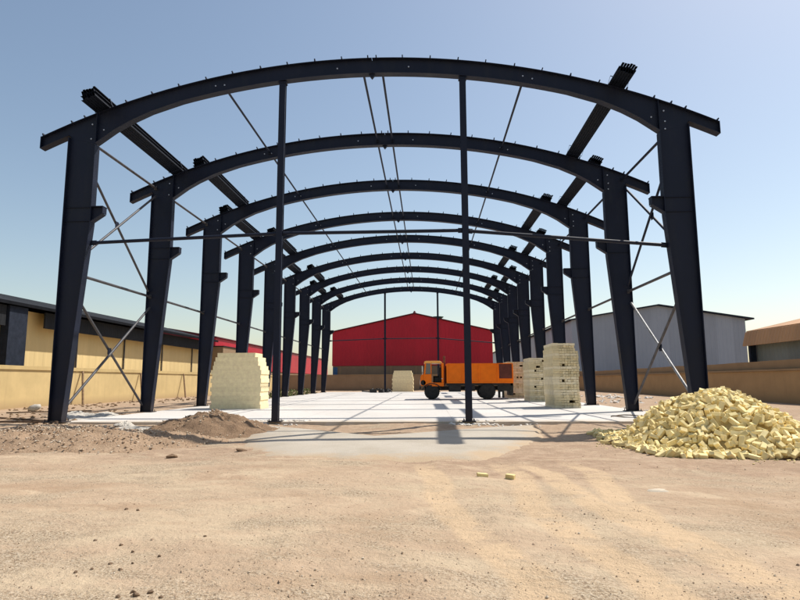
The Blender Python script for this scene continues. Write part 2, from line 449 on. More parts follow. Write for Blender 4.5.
# concrete floor slab and the lower apron in front of it
b = MB(); ny = 60
edge = [(-9.75+i*(20.0/ny), -.02+.10*noise.noise((i*.31, 0, 0))+.05*noise.noise((i*1.7, 3, 0))) for i in range(ny+1)]
b.add([(x, y, 0) for x, y in edge]+[(10.25, 50, 0), (-9.75, 50, 0)], [tuple(range(ny+3))])
b.add([(x, y, 0) for x, y in edge]+[(x, y-.03, -.35) for x, y in edge], [(i+1, i, ny+1+i, ny+2+i) for i in range(ny)])
b.add([(10.25, edge[-1][1], 0), (10.25, 50, 0), (10.25, 50, -.35), (10.25, edge[-1][1], -.35)], [(0, 3, 2, 1)])
b.add([(-9.75, edge[0][1], 0), (-9.75, 50, 0), (-9.75, 50, -.35), (-9.75, edge[0][1], -.35)], [(0, 1, 2, 3)])
b.add([(-9.75, 50, 0), (10.25, 50, 0), (10.25, 50, -.35), (-9.75, 50, -.35)], [(0, 1, 2, 3)])
struct(b.build('concrete_slab', 'slab'))
b = MB()
outl = []
cor = [(-3.7, -.15), (-3.1, -3.0), (-2.2, -5.6), (-1.35, -7.2), (.6, -7.35), (2.7, -7.1), (3.5, -5.8), (4.2, -4.4), (4.7, -2.6), (5.0, -.35)]
for i in range(len(cor)-1):
    for k in range(8):
        t = k/8; x = cor[i][0]*(1-t)+cor[i+1][0]*t; y = cor[i][1]*(1-t)+cor[i+1][1]*t
        outl.append((x+.22*noise.noise((x*1.5, y*1.5, 0)), y+.22*noise.noise((x*1.5, y*1.5, 7))))
outl.append(cor[-1])
n = len(outl)
cxm, cym = .4, -3.4
zap = lambda y: -.12+.09*max(0, min(1, (y+3.6)/3.2))
vs = [(cxm, cym, zap(cym))]; rim = [0.0]
for k in range(1, 5):
    t = k/4
    for x, y in outl: vs.append((cxm+(x-cxm)*t*.96, cym+(y-cym)*t*.96, zap(cym+(y-cym)*t)+.012*noise.noise((x*t, y*t, 3))-.035*t**6)); rim.append(t*.9)
for x, y in outl: vs.append((x+(x-cxm)*.04, y+(y-cym)*.04, -.27)); rim.append(1.0)
fs = [(0, 1+i, 1+i+1) for i in range(n-1)]
for k in range(5):
    o = 1+k*n if k < 5 else 0
    if k < 4: fs += [(1+k*n+i, 1+(k+1)*n+i, 1+(k+1)*n+i+1, 1+k*n+i+1) for i in range(n-1)]
b.add(vs, fs, True)
ap = b.build('concrete_apron', 'apron'); struct(ap)
at = ap.data.attributes.new('rim', 'FLOAT', 'POINT'); at.data.foreach_set('value', rim)

# ------------------------------------------------------------------ steel portal frames
RT, ZT = 25.654, -13.93
RB, ZB = 25.211, -14.016
def ztop(x): return math.sqrt(RT*RT-x*x)+ZT
def zbot(x):
    if x <= 6.3: return math.sqrt(RB*RB-x*x)+ZB
    pts = [(6.3, 10.395), (6.8, 10.23), (7.31, 10.06), (8.0, 9.74), (8.5, 9.45), (9.12, 9.0)]
    for (a, za), (b2, zb) in zip(pts, pts[1:]):
        if x <= b2: return za+(zb-za)*(x-a)/(b2-a)
    return 9.0
ORD = ['nearest', 'second', 'third', 'fourth', 'fifth', 'sixth', 'seventh', 'eighth', 'farthest']
ZK = 9.23
def column_mesh(s):
    c = MB()
    X = lambda x: s*x
    # web
    zs = [0.03, 1.6, 3.2, 4.8, 6.3, 9.0]
    def xin(z): return 9.62-.5*z/6.3 if z < 6.3 else 9.12
    top = [(X(10.0), z) for z in zs]; bot = [(X(xin(z)), z) for z in zs]; top[-1] = (X(10.0), ZK)
    c.strip(top, bot, -.012, .012)
    # flanges
    c.strip([(X(10.0), z) for z in (0.03, ZK)], [(X(10.025), z) for z in (0.03, ZK)], -.14, .14)
    inn = [(X(xin(z)), z) for z in zs[:-1]]+[(X(9.12), 8.98)]
    c.strip(inn, [(x-s*.022, z) for x, z in inn], -.14, .14)
    # stiffener plates
    for z in (6.86, 6.40):
        c.b(X(9.15), X(9.99), -.05, .05, z-.005, z+.005)
    return c
def bracket_mesh(s):
    c = MB(); q = [(9.10, 6.39), (9.10, 6.85), (8.74, 6.85), (8.74, 6.64)]
    c.prism([(s*x, z) for x, z in q], 1, -.03, .03)
    c.b(s*9.098, s*8.71, -.14, .14, 6.853, 6.878)
    q = [(9.098, 6.365), (9.098, 6.39), (8.74, 6.637), (8.72, 6.62)]
    c.prism([(s*x, z) for x, z in q], 1, -.12, .12)
    c.b(s*8.738, s*8.715, -.12, .12, 6.64, 6.85)
    return c
def base_mesh(s):
    c = MB(); x = s*9.82
    c.b(x-.32, x+.32, -.24, .24, .002, .028)
    for dx in (-.26, .26):
        for dy in (-.18, .18): c.tube((x+dx, dy, .02), (x+dx, dy, .10), .015, 6)
    return c
def rafter_mesh(s):
    c = MB()
    xs_ = [0.006]+[.35*i for i in range(1, 19)]+[6.8, 7.31, 8.0, 8.5, 9.12]
    top = [(s*x, ztop(x)-.02) for x in xs_]; bot = [(s*x, zbot(x)+.02) for x in xs_]
    c.strip(top, bot, -.012, .012)
    # web over the column head and the eave overhang
    xo = [9.12, 9.4, 9.7, 10.02]
    c.strip([(s*x, ztop(x)-.02) for x in xo], [(s*x, 9.005+.23*(x-9.12)/.9) for x in xo], -.0121, .0121)
    xo = [10.02, 10.4, 10.7, 10.95]
    c.strip([(s*x, ztop(x)-.02) for x in xo], [(s*x, ztop(x)-.38) for x in xo], -.012, .012)
    xa = xs_+[9.4, 9.7, 10.02, 10.4, 10.7, 10.95]
    c.strip([(s*x, ztop(x)) for x in xa], [(s*x, ztop(x)-.02) for x in xa], -.14, .14)
    c.strip([(s*x, zbot(x)+.02) for x in xs_], [(s*x, zbot(x)) for x in xs_], -.14, .14)
    c.strip([(s*x, ztop(x)-.38) for x in xo], [(s*x, ztop(x)-.40) for x in xo], -.14, .14)
    c.b(s*10.95, s*10.965, -.14, .14, ztop(10.95)-.40, ztop(10.95)+.01)
    # end plate at the haunch joint
    c.b(s*9.10, s*9.118, -.138, .138, 9.02, ztop(9.1)-.03)
    return c
CLIPX = [.14, 1.0, 1.9, 2.8, 3.7, 4.63, 5.5, 6.42, 7.3, 8.17, 9.01, 9.53, 9.96, 10.91]
def clip_mesh():
    c = MB(); c.b(-.045, .045, -.07, .07, .0, .01); c.b(-.018, .018, -.07, .07, .01, .135); c.prism([(-.045, .01), (-.018, .01), (-.018, .09)], 1, -.01, .01)
    return c.mesh('purlin_clip', 'steel')
CLIP = clip_mesh()
proto = thing('portal_frame', (0, 0, 0), 'x', 'steel frame', 'arched portal frames of the unfinished shed')
for s in (-1, 1):
    col = column_mesh(s).build('column', 'steel', proto)
    bracket_mesh(s).build('bracket', 'steel', col)
    base_mesh(s).build('base_plate', 'steel', col)
    rf = rafter_mesh(s).build('rafter', 'steel', proto)
    for x in CLIPX:
        o = bpy.data.objects.new('purlin_clip', CLIP); COL.objects.link(o); o.parent = rf
        o.location = (s*x, 0, ztop(x)-.002)
        o.rotation_euler = (0, s*math.asin(x/RT)+random.uniform(-.12, .12), 0)
sp = MB()
sp.b(-.11, .11, -.016, .016, 11.22, 11.68)
sp.prism([(-.11, 11.195), (.11, 11.195), (0, 11.05)], 1, -.06, .06)
sp.build('ridge_plate', 'steel', proto)
bl = MB(); bl.tube((0, -.034, 0), (0, -.012, 0), .026, 8); BOLT = bl.mesh('bolt', 'bolt')
for x, dz in ((-1.15, 0), (1.2, 0), (-4.9, -.02), (-5.2, .02), (4.9, .02), (5.2, -.02), (9.3, .1), (9.32, -.25), (9.31, -.5), (-9.3, .1), (-9.31, -.4), (8.9, -.1), (-8.9, -.1)):
    z = (ztop(abs(x))+zbot(abs(x)))/2+dz if abs(x) < 6 else 9.6+dz
    o = bpy.data.objects.new('bolt', BOLT); COL.objects.link(o); o.parent = proto; o.location = (x, 0, z)
frames = []
for k in range(9):
    o = proto if k == 0 else copy_tree(proto)
    o.location = (0, 6*k, 0)
    o['label'] = {0: 'nearest and largest dark steel arched frame, columns at the front edge of the slab',
                  8: 'farthest and smallest dark steel arched frame, just before the red hangar'}.get(
        k, f'{ORD[k]} dark steel arched portal frame counted from the front, on tapered columns')
    frames.append(o)

# gable posts
def gable_post(x, y, label):
    t = thing('gable_post', (x, y, 0), label, 'steel post', 'gable posts under the end arches')
    h = zbot(abs(x))-.012
    c = MB(); c.b(-.10, .10, -.10, -.085, .03, h-.06); c.b(-.10, .10, .085, .10, .03, h-.06); c.b(-.082, .082, -.084, .084, .03, h-.06)
    c.build('shaft', 'steel', t)
    c = MB(); c.b(-.2, .2, -.17, .17, .002, .03)
    for dx in (-.15, .15):
        for dy in (-.12, .12): c.tube((dx, dy, .03), (dx, dy, .09), .013, 6)
    c.build('base_plate', 'steel', t)
    c = MB(); c.b(-.13, .13, -.12, .12, h-.06, h-.02); c.build('top_plate', 'steel', t)
    return t
gable_post(-2.95, 0, 'left of the two tall slim posts under the nearest arch')
gable_post(2.95, 0, 'right of the two tall posts under the nearest arch, before the truck')
gable_post(-2.95, 48, 'left of the two short far posts before the red hangar')
gable_post(2.95, 48, 'right of the two short far posts before the red hangar, behind the truck cab')

def pipe(name, p0, p1, r, label, cat, group, mat='steel', plates=True):
    c = MB(); p0, p1 = Vector(p0), Vector(p1); mid = (p0+p1)/2
    c.tube(p0-mid, p1-mid, r, 12)
    o = c.build(name, mat, None, loc=mid); tag(o, label, cat, group)
    if plates:
        d = (p1-p0).normalized()
        for p, sg in ((p0, 1), (p1, -1)):
            e = MB(); q = p-mid
            a = d.cross(Vector((0, 0, 1))); a = a.normalized() if a.length > .05 else Vector((1, 0, 0)); u = a.cross(d)
            rot = Matrix((a, d, u)).transposed()
            e.box(q, (.012, .22, .16), rot)
            e.build('gusset_plate', 'steel', o)
    return o
for y, pos in ((0, 'front'), (48, 'far')):
    gp = 'horizontal girts between columns and gable posts'
    pipe('girt', (-9.06, y+.06, 5.70), (-3.07, y+.02, 5.90), .055, f'{"long thin" if y == 0 else "tiny far"} horizontal girt left of the {pos} left gable post', 'girt', gp)
    pipe('girt', (-2.83, y, 5.90), (2.83, y, 5.91), .055, f'{"long thin" if y == 0 else "tiny far"} horizontal girt between the two {pos} gable posts', 'girt', gp)
    pipe('girt', (3.07, y+.02, 5.89), (9.10, y+.06, 5.36), .055, f'{"long thin" if y == 0 else "tiny far"} horizontal girt right of the {pos} right gable post', 'girt', gp)
# continuous pipes under the roof
def long_pipe(name, x, z, r, label, cat, group, mat='steel'):
    c = MB()
    for k in range(8):
        c.tube((0, 6*k+.02, 0), (0, 6*k+5.98, 0), r, 10)
        for yy in (6*k+.05, 6*k+5.95): c.b(-.06, .06, yy-.008, yy+.008, -.08, .08)
    o = c.build(name, mat, None, loc=(x, 0, z)); tag(o, label, cat, group); return o
gp = 'roof pipes running the length of the shed'
long_pipe('roof_pipe', -.32, 11.42, .04, 'left one of the close pair of thin pipes along the ridge', 'roof pipe', gp)
long_pipe('roof_pipe', .32, 11.42, .04, 'right one of the close pair of thin pipes along the ridge', 'roof pipe', gp)
long_pipe('roof_pipe', -4.97, 11.0, .04, 'single thin pipe under the arches midway between ridge and left eave', 'roof pipe', gp)
long_pipe('roof_pipe', 4.95, 11.0, .04, 'single thin pipe under the arches midway between ridge and right eave', 'roof pipe', gp)
gp = 'side pipes joining the columns'
for s, nm in ((-1, 'left'), (1, 'right')):
    long_pipe('eave_strut', s*9.9, 9.50, .05, f'thin pipe joining the column heads on the {nm} side', 'strut', gp, 'primer' if s < 0 else 'steel')
    long_pipe('side_strut', s*9.9, 4.78, .05, f'thin pipe joining the columns halfway up on the {nm} side', 'strut', gp, 'primer')
    for zz, nz, pr in ((0, 'lower', ((4.55, .30), (.22, 4.30))), (1, 'upper', ((9.3, 5.0), (4.95, 9.1)))):
        t = thing('cross_brace', (s*9.9, 3, pr[0][1]), f'{nz} crossed brace between the two nearest columns on the {nm} side', 'cross brace', 'crossed wall braces in the first bay')
        for j, (za, zb) in enumerate(pr):
            c = MB(); xx = (.05 if j else -.05)
            c.tube((xx, -2.86, za-pr[0][1]), (xx, 2.86, zb-pr[0][1]), .045, 12)
            c.build('diagonal', ('sunlitpipe' if s > 0 and zz == 0 and j == 1 else 'primer' if s < 0 or zz == 0 else 'steel'), t)  # rising diagonal at lower right has its sunlit brightness painted into the colour
        c = MB(); zm = (pr[0][0]+pr[0][1]+pr[1][0]+pr[1][1])/4-pr[0][1]
        c.b(-.008, .008, -.12, .12, zm-.12, zm+.12); c.build('centre_plate', 'steel', t)

# bundles of purlins lying over the arches
def bundle(x, y0, y1, label, tilt, skew=0):
    zc = ztop(abs(x))
    t = thing('purlin_bundle', (x, (y0+y1)/2, zc+.004), label, 'purlin bundle', 'bundles of roof purlins lying on the arches')
    t.rotation_euler = (0, tilt, skew)
    L = (y1-y0)/2
    k = 0
    for row in range(2):
        for q in range(6):
            c = MB(); xx = -.205+q*.082+row*.012; z0 = .014+row*.152; e0 = random.uniform(-.05, .05); e1 = random.uniform(-.05, .05)
            a, b2 = -L+e0, L+e1
            # nested Z sections
            c.b(xx-.004, xx+.004, a, b2, z0, z0+.15)
            c.b(xx+.004, xx+.066, a, b2, z0+.144, z0+.15); c.b(xx-.066, xx-.004, a, b2, z0, z0+.006)
            c.b(xx+.06, xx+.065, a, b2, z0+.125, z0+.144); c.b(xx-.066, xx-.061, a, b2, z0+.006, z0+.025)
            c.build('purlin', 'galv', t)
    for yy in (-L+.9, L-.9):
        c = MB()
        c.b(-.30, .30, yy-.02, yy+.02, .002, .010); c.b(-.30, .30, yy-.02, yy+.02, .318, .324)
        c.b(-.306, -.3005, yy-.02, yy+.02, .002, .324); c.b(.3005, .306, yy-.02, yy+.02, .002, .324)
        c.build('strap', 'steel', t)
    return t
NB = ['first', 'second', 'third', 'fourth', 'fifth', 'sixth', 'seventh', 'last']
for s, nm in ((-1, 'left'), (1, 'right')):
    for k in range(8):
        odd = k % 2
        if s > 0: x = 8.8 if odd else 7.9
        else: x = -7.93 if odd else -8.86
        y0 = 6*k-.2 if k else -1.0
        y1 = 6*k+6.5
        lab = f'{NB[k]} dark purlin bundle from the front lying over the {nm} side of the arches'
        if k == 0: lab = f'nearest dark purlin bundle, jutting out over the front arch on the {nm}'
        bundle(x+random.uniform(-.05, .05), y0, y1, lab, math.asin(x/RT), random.uniform(-.012, .012))

# ------------------------------------------------------------------ perimeter walls and buildings
def noisy_wall(x0, x1, y0, y1, z0, z1, along, step=1.0, amp=.03):
    """a long wall whose top edge is not quite straight"""
    c = MB(); L0, L1 = (y0, y1) if along == 1 else (x0, x1); k = max(2, int((L1-L0)/step)); vs = []
    for i in range(k+1):
        t = L0+(L1-L0)*i/k; zt = z1+amp*noise.noise((t*.4, 0, x0))
        if along == 1: vs += [(x0, t, z0), (x1, t, z0), (x1, t, zt), (x0, t, zt)]
        else: vs += [(t, y0, z0), (t, y1, z0), (t, y1, zt), (t, y0, zt)]
    fs = []
    for i in range(k):
        for q in range(4): fs.append((4*i+q, 4*i+(q+1) % 4, 4*i+4+(q+1) % 4, 4*i+4+q))
    fs += [(0, 1, 2, 3), (4*k+3, 4*k+2, 4*k+1, 4*k)]
    c.add(vs, fs); return c
t = thing('perimeter_wall', (-21.15, 26, -.3), 'long yellow rendered boundary wall on the left, sunlit', 'wall', 'boundary walls of the yard')
P0 = Vector(t.location)
def local(c, p): c.v = [(a-p[0], b2-p[1], z-p[2]) for a, b2, z in c.v]; return c
local(noisy_wall(-21.3, -21.0, -20, 71.8, -.5, 1.93, 1), P0).build('wall', 'yellowwall', t)
local(noisy_wall(-21.36, -20.93, -20, 71.8, 1.945, 2.16, 1, .6, .02), P0).build('coping', 'coping', t)
t = thing('perimeter_wall', (23.15, 26, -.3), 'long brown boundary wall on the right behind the brick heap, in shade', 'wall', 'boundary walls of the yard')
P0 = Vector(t.location)
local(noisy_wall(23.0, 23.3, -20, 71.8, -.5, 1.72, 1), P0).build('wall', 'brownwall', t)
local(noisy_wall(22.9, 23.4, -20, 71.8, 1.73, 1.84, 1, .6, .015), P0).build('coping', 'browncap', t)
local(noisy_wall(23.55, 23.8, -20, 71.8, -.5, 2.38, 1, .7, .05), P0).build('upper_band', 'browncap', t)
t = thing('perimeter_wall', (0, 72.15, -.3), 'tan boundary wall across the far end of the yard below the red hangar', 'wall', 'boundary walls of the yard')
P0 = Vector(t.location)
local(noisy_wall(-21.3, 23.3, 72, 72.3, -.5, 2.1, 0, 1.0, .02), P0).build('wall', 'backwall', t)
local(noisy_wall(-21.3, 23.3, 71.94, 72.36, 2.11, 2.2, 0, .8, .015), P0).build('coping', 'browncap', t)

# yellow warehouse on the left
t = thing('warehouse', (-23.5, 20, -.3), 'long yellow warehouse with dark roof edge and fascia behind the left boundary wall', 'warehouse')
P0 = Vector(t.location)
local(noisy_wall(-35, -23.62, -12, 49, -.5, 5.72, 1, 61, 0), P0).build('wall', 'facade', t)
c = MB(); c.prism([(-22.42, 5.74), (-22.42, 5.90), (-29, 7.6), (-35.6, 5.90), (-35.6, 5.74), (-29, 7.3)], 1, -12.6, 49.4)
roof = local(c, P0).build('roof', 'darkroof', t)
c = MB(); c.prism([(-22.40, 5.735), (-22.28, 5.735), (-22.28, 5.92), (-22.40, 5.95)], 1, -12.6, 49.4)
local(c, P0).build('gutter', 'gutter', t)
c = MB(); c.b(-22.98, -22.88, 18.9, 49.2, 4.68, 5.70)
local(c, P0).build('fascia', 'darkroof', t)
c = MB(); c.b(-23.0, -22.50, 15.05, 16.65, -.3, 5.70); local(c, P0).build('portal_column', 'darksteel', t)
c = MB(); c.b(-23.05, -22.6, 8, 14.9, 4.5, 5.69); local(c, P0).build('door_header', 'darkroof', t)
for y in (23.7, 30.5, 37.7, 45.0):
    c = MB(); c.tube((-23.54, y, -.2), (-23.54, y, 4.95), .06, 8); c.tube((-23.54, y, 3.1), (-23.62, y, 3.1), .05, 6)
    local(c, P0).build('downpipe', 'primer', t)
# brown shed at the warehouse end
t = thing('shed', (-22.0, 52, -.3), 'small brown shed at the far end of the yellow warehouse', 'shed')
P0 = Vector(t.location)
c = MB(); c.b(-24.5, -21.9, 50, 55, -.5, 5.25); local(c, P0).build('wall', 'backwall', t)
c = MB(); c.b(-24.6, -21.8, 49.9, 55.1, 5.26, 5.36); local(c, P0).build('roof', 'darkroof', t)
# long red hall, left
t = thing('red_hall', (-31, 98, -.3), 'long red sheeted hall receding behind the left columns', 'hall')
P0 = Vector(t.location)
c = MB(); c.b(-37, -25, 56, 142, 2.9, 6.75); local(c, P0).build('upper_wall', 'redside', t)
c = MB(); c.b(-36.9, -25.1, 56.1, 141.9, -.5, 2.88); local(c, P0).build('lower_wall', 'backwall', t)
c = MB(); c.prism([(-24.8, 6.77), (-24.8, 6.9), (-31, 8.0), (-37.2, 6.9), (-37.2, 6.77)], 1, 55.8, 142.2); local(c, P0).build('roof', 'redtrim', t)
# red gable hangar at the end
t = thing('red_hangar', (-.5, 76, -.3), 'wide red sheeted hangar with low pitched gable at the end of the yard', 'hangar')
P0 = Vector(t.location)
c = MB(); prof = [(-13.3, 3.62), (12.0, 3.62), (12.0, 8.95), (-.2, 11.75), (-13.3, 8.95)]
c.prism(prof, 1, 76, 110); local(c, P0).build('gable_wall', 'redsheet', t)
c = MB(); c.b(-13.2, 11.9, 76.08, 109.9, -.5, 3.60); local(c, P0).build('lower_wall', 'backwall', t)
c = MB(); c.prism([(-13.75, 8.88), (-.2, 11.77), (12.45, 8.88), (12.45, 9.03), (-.2, 11.95), (-13.75, 9.03)], 1, 75.75, 110.3); local(c, P0).build('roof', 'redtrim', t)
c = MB(); c.tube((-.2, 76.0, 11.9), (-.2, 76.0, 12.25), .28, 10, .1); local(c, P0).build('ridge_cap', 'redtrim', t)
c = MB(); c.b(-13.85, -13.3, 75.7, 76.3, 8.75, 9.1); c.b(12.02, 12.6, 75.7, 76.3, 8.75, 9.1); local(c, P0).build('gutter', 'darksteel', t)
c = MB()
for x in range(-12, 12, 4): c.b(x-.15, x+.15, 76.0, 76.07, -.5, 3.58)
local(c, P0).build('pilaster', 'browncap', t)
c = MB(); c.b(-13.15, -12.45, 76.02, 76.06, -.3, 3.4); local(c, P0).build('door', 'bluebin', t)
# roof ventilator behind the far right post
t = thing('roof_ventilator', (3.55, 79, 10.95), 'small green flared ventilator on the red hangar roof by the far right post', 'ventilator')
c = MB(); c.lathe([(.35, -.4), (.4, .15), (.75, .45), (.98, .62), (.9, .66), (.2, .74)], (0, 0, 0), 2, 14); c.build('hood', 'green', t)
c = MB(); c.tube((0, 0, .74), (0, 0, 1.0), .08, 8); c.build('finial', 'green', t)

# blue grey hangar, right
t = thing('grey_hangar', (37, 74, -.3), 'large blue grey sheeted hangar with low gable behind the right columns', 'hangar')
P0 = Vector(t.location)
c = MB(); c.prism([(23.9, 2.6), (49.9, 2.6), (49.9, 10.35), (37.0, 12.45), (23.9, 10.35)], 1, 74, 74.4); local(c, P0).build('gable_wall', 'greysheet', t)
c = MB(); c.b(23.92, 24.3, 74.41, 190, 2.6, 10.30); local(c, P0).build('side_wall', 'greyside', t)
c = MB(); c.prism([(23.4, 10.28), (37.0, 12.47), (51.0, 10.2), (51.0, 10.42), (37.0, 12.65), (23.4, 10.45)], 1, 73.4, 190.3); local(c, P0).build('roof', 'darksteel', t)
c = MB(); c.b(24.0, 49.8, 74.05, 189, -.5, 2.58); local(c, P0).build('plinth', 'browncap', t)
c = MB(); c.b(41.9, 42.1, 73.9, 73.985, 7.6, 8.9); local(c, P0).build('vent_pipe', 'darksteel', t)
# tan roofed hall far right
t = thing('tan_hall', (31, 12, -.3), 'open hall with orange tan fascia and grey green wall at the right edge', 'hall')
P0 = Vector(t.location)
c = MB(); c.prism([(26.9, 3.85), (27.1, 3.85), (27.3, 5.05), (34, 6.6), (41, 5.05), (41, 4.9), (34, 6.4), (27.2, 4.95)], 1, -8, 30.6)
c.v = [(x, y, z+(.02*(30-y)*.0)) for x, y, z in c.v]
local(c, P0).build('roof', 'tansheet', t)
c = MB(); c.b(27.7, 40, -7.5, 30.45, -.5, 4.8); local(c, P0).build('wall', 'greenwall', t)
for y in (30.1, 20, 10, 0):
    c = MB(); c.b(27.15, 27.6, y-.15, y+.15, -.5, 3.9); local(c, P0).build('post', 'darksteel', t)

# ------------------------------------------------------------------ stacks of blocks
def panel_stack(name, loc, w_, d_, h_, label, rows, rz=0, mat='panel', cut=.0):
    """pallet of large smooth blocks: flush front, alternate courses toothed out at both sides, rounded shoulders"""
    t = thing(name, loc, label, 'block stack', 'stacks of yellow blocks and bricks on the slab', rz)
    dz = h_/rows
    for i in range(rows):
        f = (i+.5)/rows
        ins = 0 if f < .6 else cut*((f-.6)/.4)**2.2
        tooth = .07*w_/2.4 if (i % 2 == 0 and f < .75) else 0
        e = MB(); z0 = i*dz+.001; z1 = (i+1)*dz-.001
        x0, x1 = -w_/2+ins*.9-tooth, w_/2-ins-tooth*.2+ (0 if i % 2 else -.05)
        if i % 2 == 0 and f < .75: x1 += tooth+.03
        n = 2 if i % 2 else 3
        y0, y1 = -d_/2, d_/2-ins*.5
        cuts = sorted([x0, x1]+[x0+(x1-x0)*(k+1)/n+random.uniform(-.1, .1) for k in range(n-1)])
        for a, b2 in zip(cuts, cuts[1:]):
            for ya, yb in ((y0, (y0+y1)/2-.003), ((y0+y1)/2+.003, y1)):
                e.b(a+.0015, b2-.0015, ya, yb, z0, z1)
        e.build('block_course', mat, t, bevel=0)
    return t
panel_stack('block_stack', (-6.98, 9.35, 0), 2.24, 1.4, 2.53, 'broad smooth sided yellow block stack with toothed edges, alone on the left of the slab', 13, 0, 'panel', .30)
panel_stack('block_stack', (-1.15, 53.0, -.13), 2.4, 2.0, 2.55, 'small distant pale block stack beyond the slab, left of the truck cab', 11, 0, 'panel', .22)
def brick_stack(loc, w_, d_, h_, label, seed, step=0):
    rnd = random.Random(seed)
    t = thing('brick_stack', loc, label, 'brick stack', 'stacks of yellow blocks and bricks on the slab')
    nrow = int(h_/.115); bw = .115
    for i in range(nrow):
        z0 = i*.115+.002; top = i > nrow-4
        e = MB(); ww = w_-(.18*step if top else 0)
        mode = rnd.choice((0, 0, 1, 2)) if i > 1 else 0
        # smooth left flank
        ins = .06*math.sin(i*.35)+(0 if i < nrow-2 else .08)
        e.b(-w_/2+ins*.3, -w_/2+.30, -d_/2+rnd.uniform(0, .015), d_/2, z0, z0+.112)
        x = -w_/2+.305
        while x < ww/2-.04:
            L = bw if mode < 2 else .24
            if mode == 1 and rnd.random() < .22: x += L+.006; continue
            dy = rnd.uniform(0, .05)+(.03 if mode == 1 and rnd.random() < .4 else 0)
            e.b(x, min(x+L, ww/2), -d_/2+dy, d_/2-rnd.uniform(0, .03), z0, z0+.098+rnd.uniform(0, .012)); x += L+.008
        o = e.build('brick_course', ('palebrick' if mode == 2 or i % 5 == 0 else 'dullbrick'), t)
        o.rotation_euler.z = rnd.gauss(0, .008); o.location = (.018*math.sin(i*.45+seed)+rnd.gauss(0, .006), rnd.gauss(0, .008), 0)
    return t
brick_stack((7.87, 9.7, 0), 1.15, 2.1, 2.88, 'nearest and tallest of the three brick stacks by the right columns', 1, 1)
brick_stack((8.45, 18.1, 0), 1.6, 2.2, 2.62, 'middle of the three brick stacks by the right columns', 2, 0)
brick_stack((8.15, 25.2, 0), 1.7, 2.2, 2.6, 'farthest of the three brick stacks, right behind the tail of the orange truck', 3, 0)

# ------------------------------------------------------------------ truck
T = thing('dump_truck', (4.35, 22.4, 0), 'old orange dump truck parked sideways on the slab, cab to the left', 'truck')
def tx(px): return (1.25+(px-420)/15.04)-4.35
def tz(py): return (399.3-py)/15.04
YF, YB = -1.1, 1.1
# chassis rails, axles, tank
c = MB()
for y in (-.45, .45): c.b(tx(424), tx(508), y-.05, y+.05, .62, .86)
for x in range(6): xx = -2.4+x*.95; c.b(xx-.05, xx+.05, -.4, .4, .66, .80)
c.b(tx(446.5), tx(511), -1.0, 1.0, .90, 1.07)
c.tube((tx(431.4), -.95, .5), (tx(431.4), .95, .5), .07, 10); c.tube((tx(486), -.95, .52), (tx(486), .95, .52), .09, 10)
c.lathe([(.05, -.25), (.24, -.15), (.24, .15), (.05, .25)], (tx(486), 0, .52), 0, 12)
c.build('chassis', 'chassis', T)
c = MB(); c.b(tx(448), tx(460), -1.02, -.55, .50, .92); c.b(tx(464), tx(474), -1.0, -.6, .55, .90); o = c.build('fuel_tank', 'chassis', T, bevel=.04)
c = MB(); c.b(tx(496), tx(511), -1.06, -.98, .55, .9); c.b(tx(497), tx(498.6), -1.05, -.6, .12, .7); c.b(tx(501), tx(502.4), -1.05, -.6, .10, .7)
c.build('mud_flap', 'rubber', T)
c = MB(); c.b(tx(509), tx(511.3), -1.0, 1.0, .25, 1.05); c.build('rear_bumper', 'chassis', T)
def wheel(x, y, r, wd, dual=False):
    ty = MB(); ty.lathe([(r*.58, -wd/2), (r*.9, -wd/2), (r*.98, -wd/2+.04), (r, -wd/4), (r, wd/4), (r*.98, wd/2-.04), (r*.9, wd/2), (r*.58, wd/2)], (0, 0, 0), 1, 28)
    for k in range(28):
        a = k*2*math.pi/28; ty.box((r*math.cos(a), 0, r*math.sin(a)), (.02, wd*.8, .05), (0, -a, 0))
    wt = ty.build('wheel', 'rubber', T, loc=(x, y, r+.015))
    rm = MB(); sg = -1 if y < 0 else 1; dd = sg*(wd/2-.06)
    rm.lathe([(r*.56, sg*wd/2*.9), (r*.5, dd*.4 if dual else dd), (r*.2, dd*.3 if dual else dd), (r*.16, sg*wd/2*.95), (.03, sg*wd/2)], (0, 0, 0), 1, 20)
    for k in range(8):
        a = k*math.pi/4; rm.tube((r*.34*math.cos(a), dd*.5, r*.34*math.sin(a)), (r*.34*math.cos(a), dd*.5+sg*.08, r*.34*math.sin(a)), .02, 6)
    rm.build('rim', 'rim', wt)
for y in (-.93, .93): wheel(tx(431.4), y, .50, .28)
for y in (-.86, .86): wheel(tx(486), y, .53, .5, True)
# cab: side walls with openings, floor, back, nose, roof
c = MB()
def side(y0, y1):
    c.b(tx(423.2), tx(431.2), y0, y1, .95, tz(374.3))            # front quarter below the window
    c.b(tx(431.2), tx(443.2), y0, y1, .86, tz(382.6))            # sill
    c.b(tx(441.0), tx(443.2), y0, y1, tz(382.6), tz(363.6))      # rear post
    c.prism([(tx(423.4), tz(374.3)), (tx(425.0), tz(374.3)), (tx(425.9), tz(363.6)), (tx(424.6), tz(363.6))], 1, y0, y1)
    c.b(tx(430.3), tx(431.2), y0, y1, tz(374.3), tz(363.6))      # quarter light bar
side(YF+.02, YF+.08); side(YB-.08, YB-.02)
c.b(tx(442.4), tx(443.2), YF+.08, YB-.08, .86, tz(374)); c.b(tx(442.4), tx(443.2), YF+.08, YB-.08, tz(366), tz(363.6))
c.b(tx(442.4), tx(443.2), YF+.08, -.6, tz(374), tz(366)); c.b(tx(442.4), tx(443.2), .6, YB-.08, tz(374), tz(366))
c.b(tx(425), tx(442.4), YF+.08, YB-.08, .86, .95)
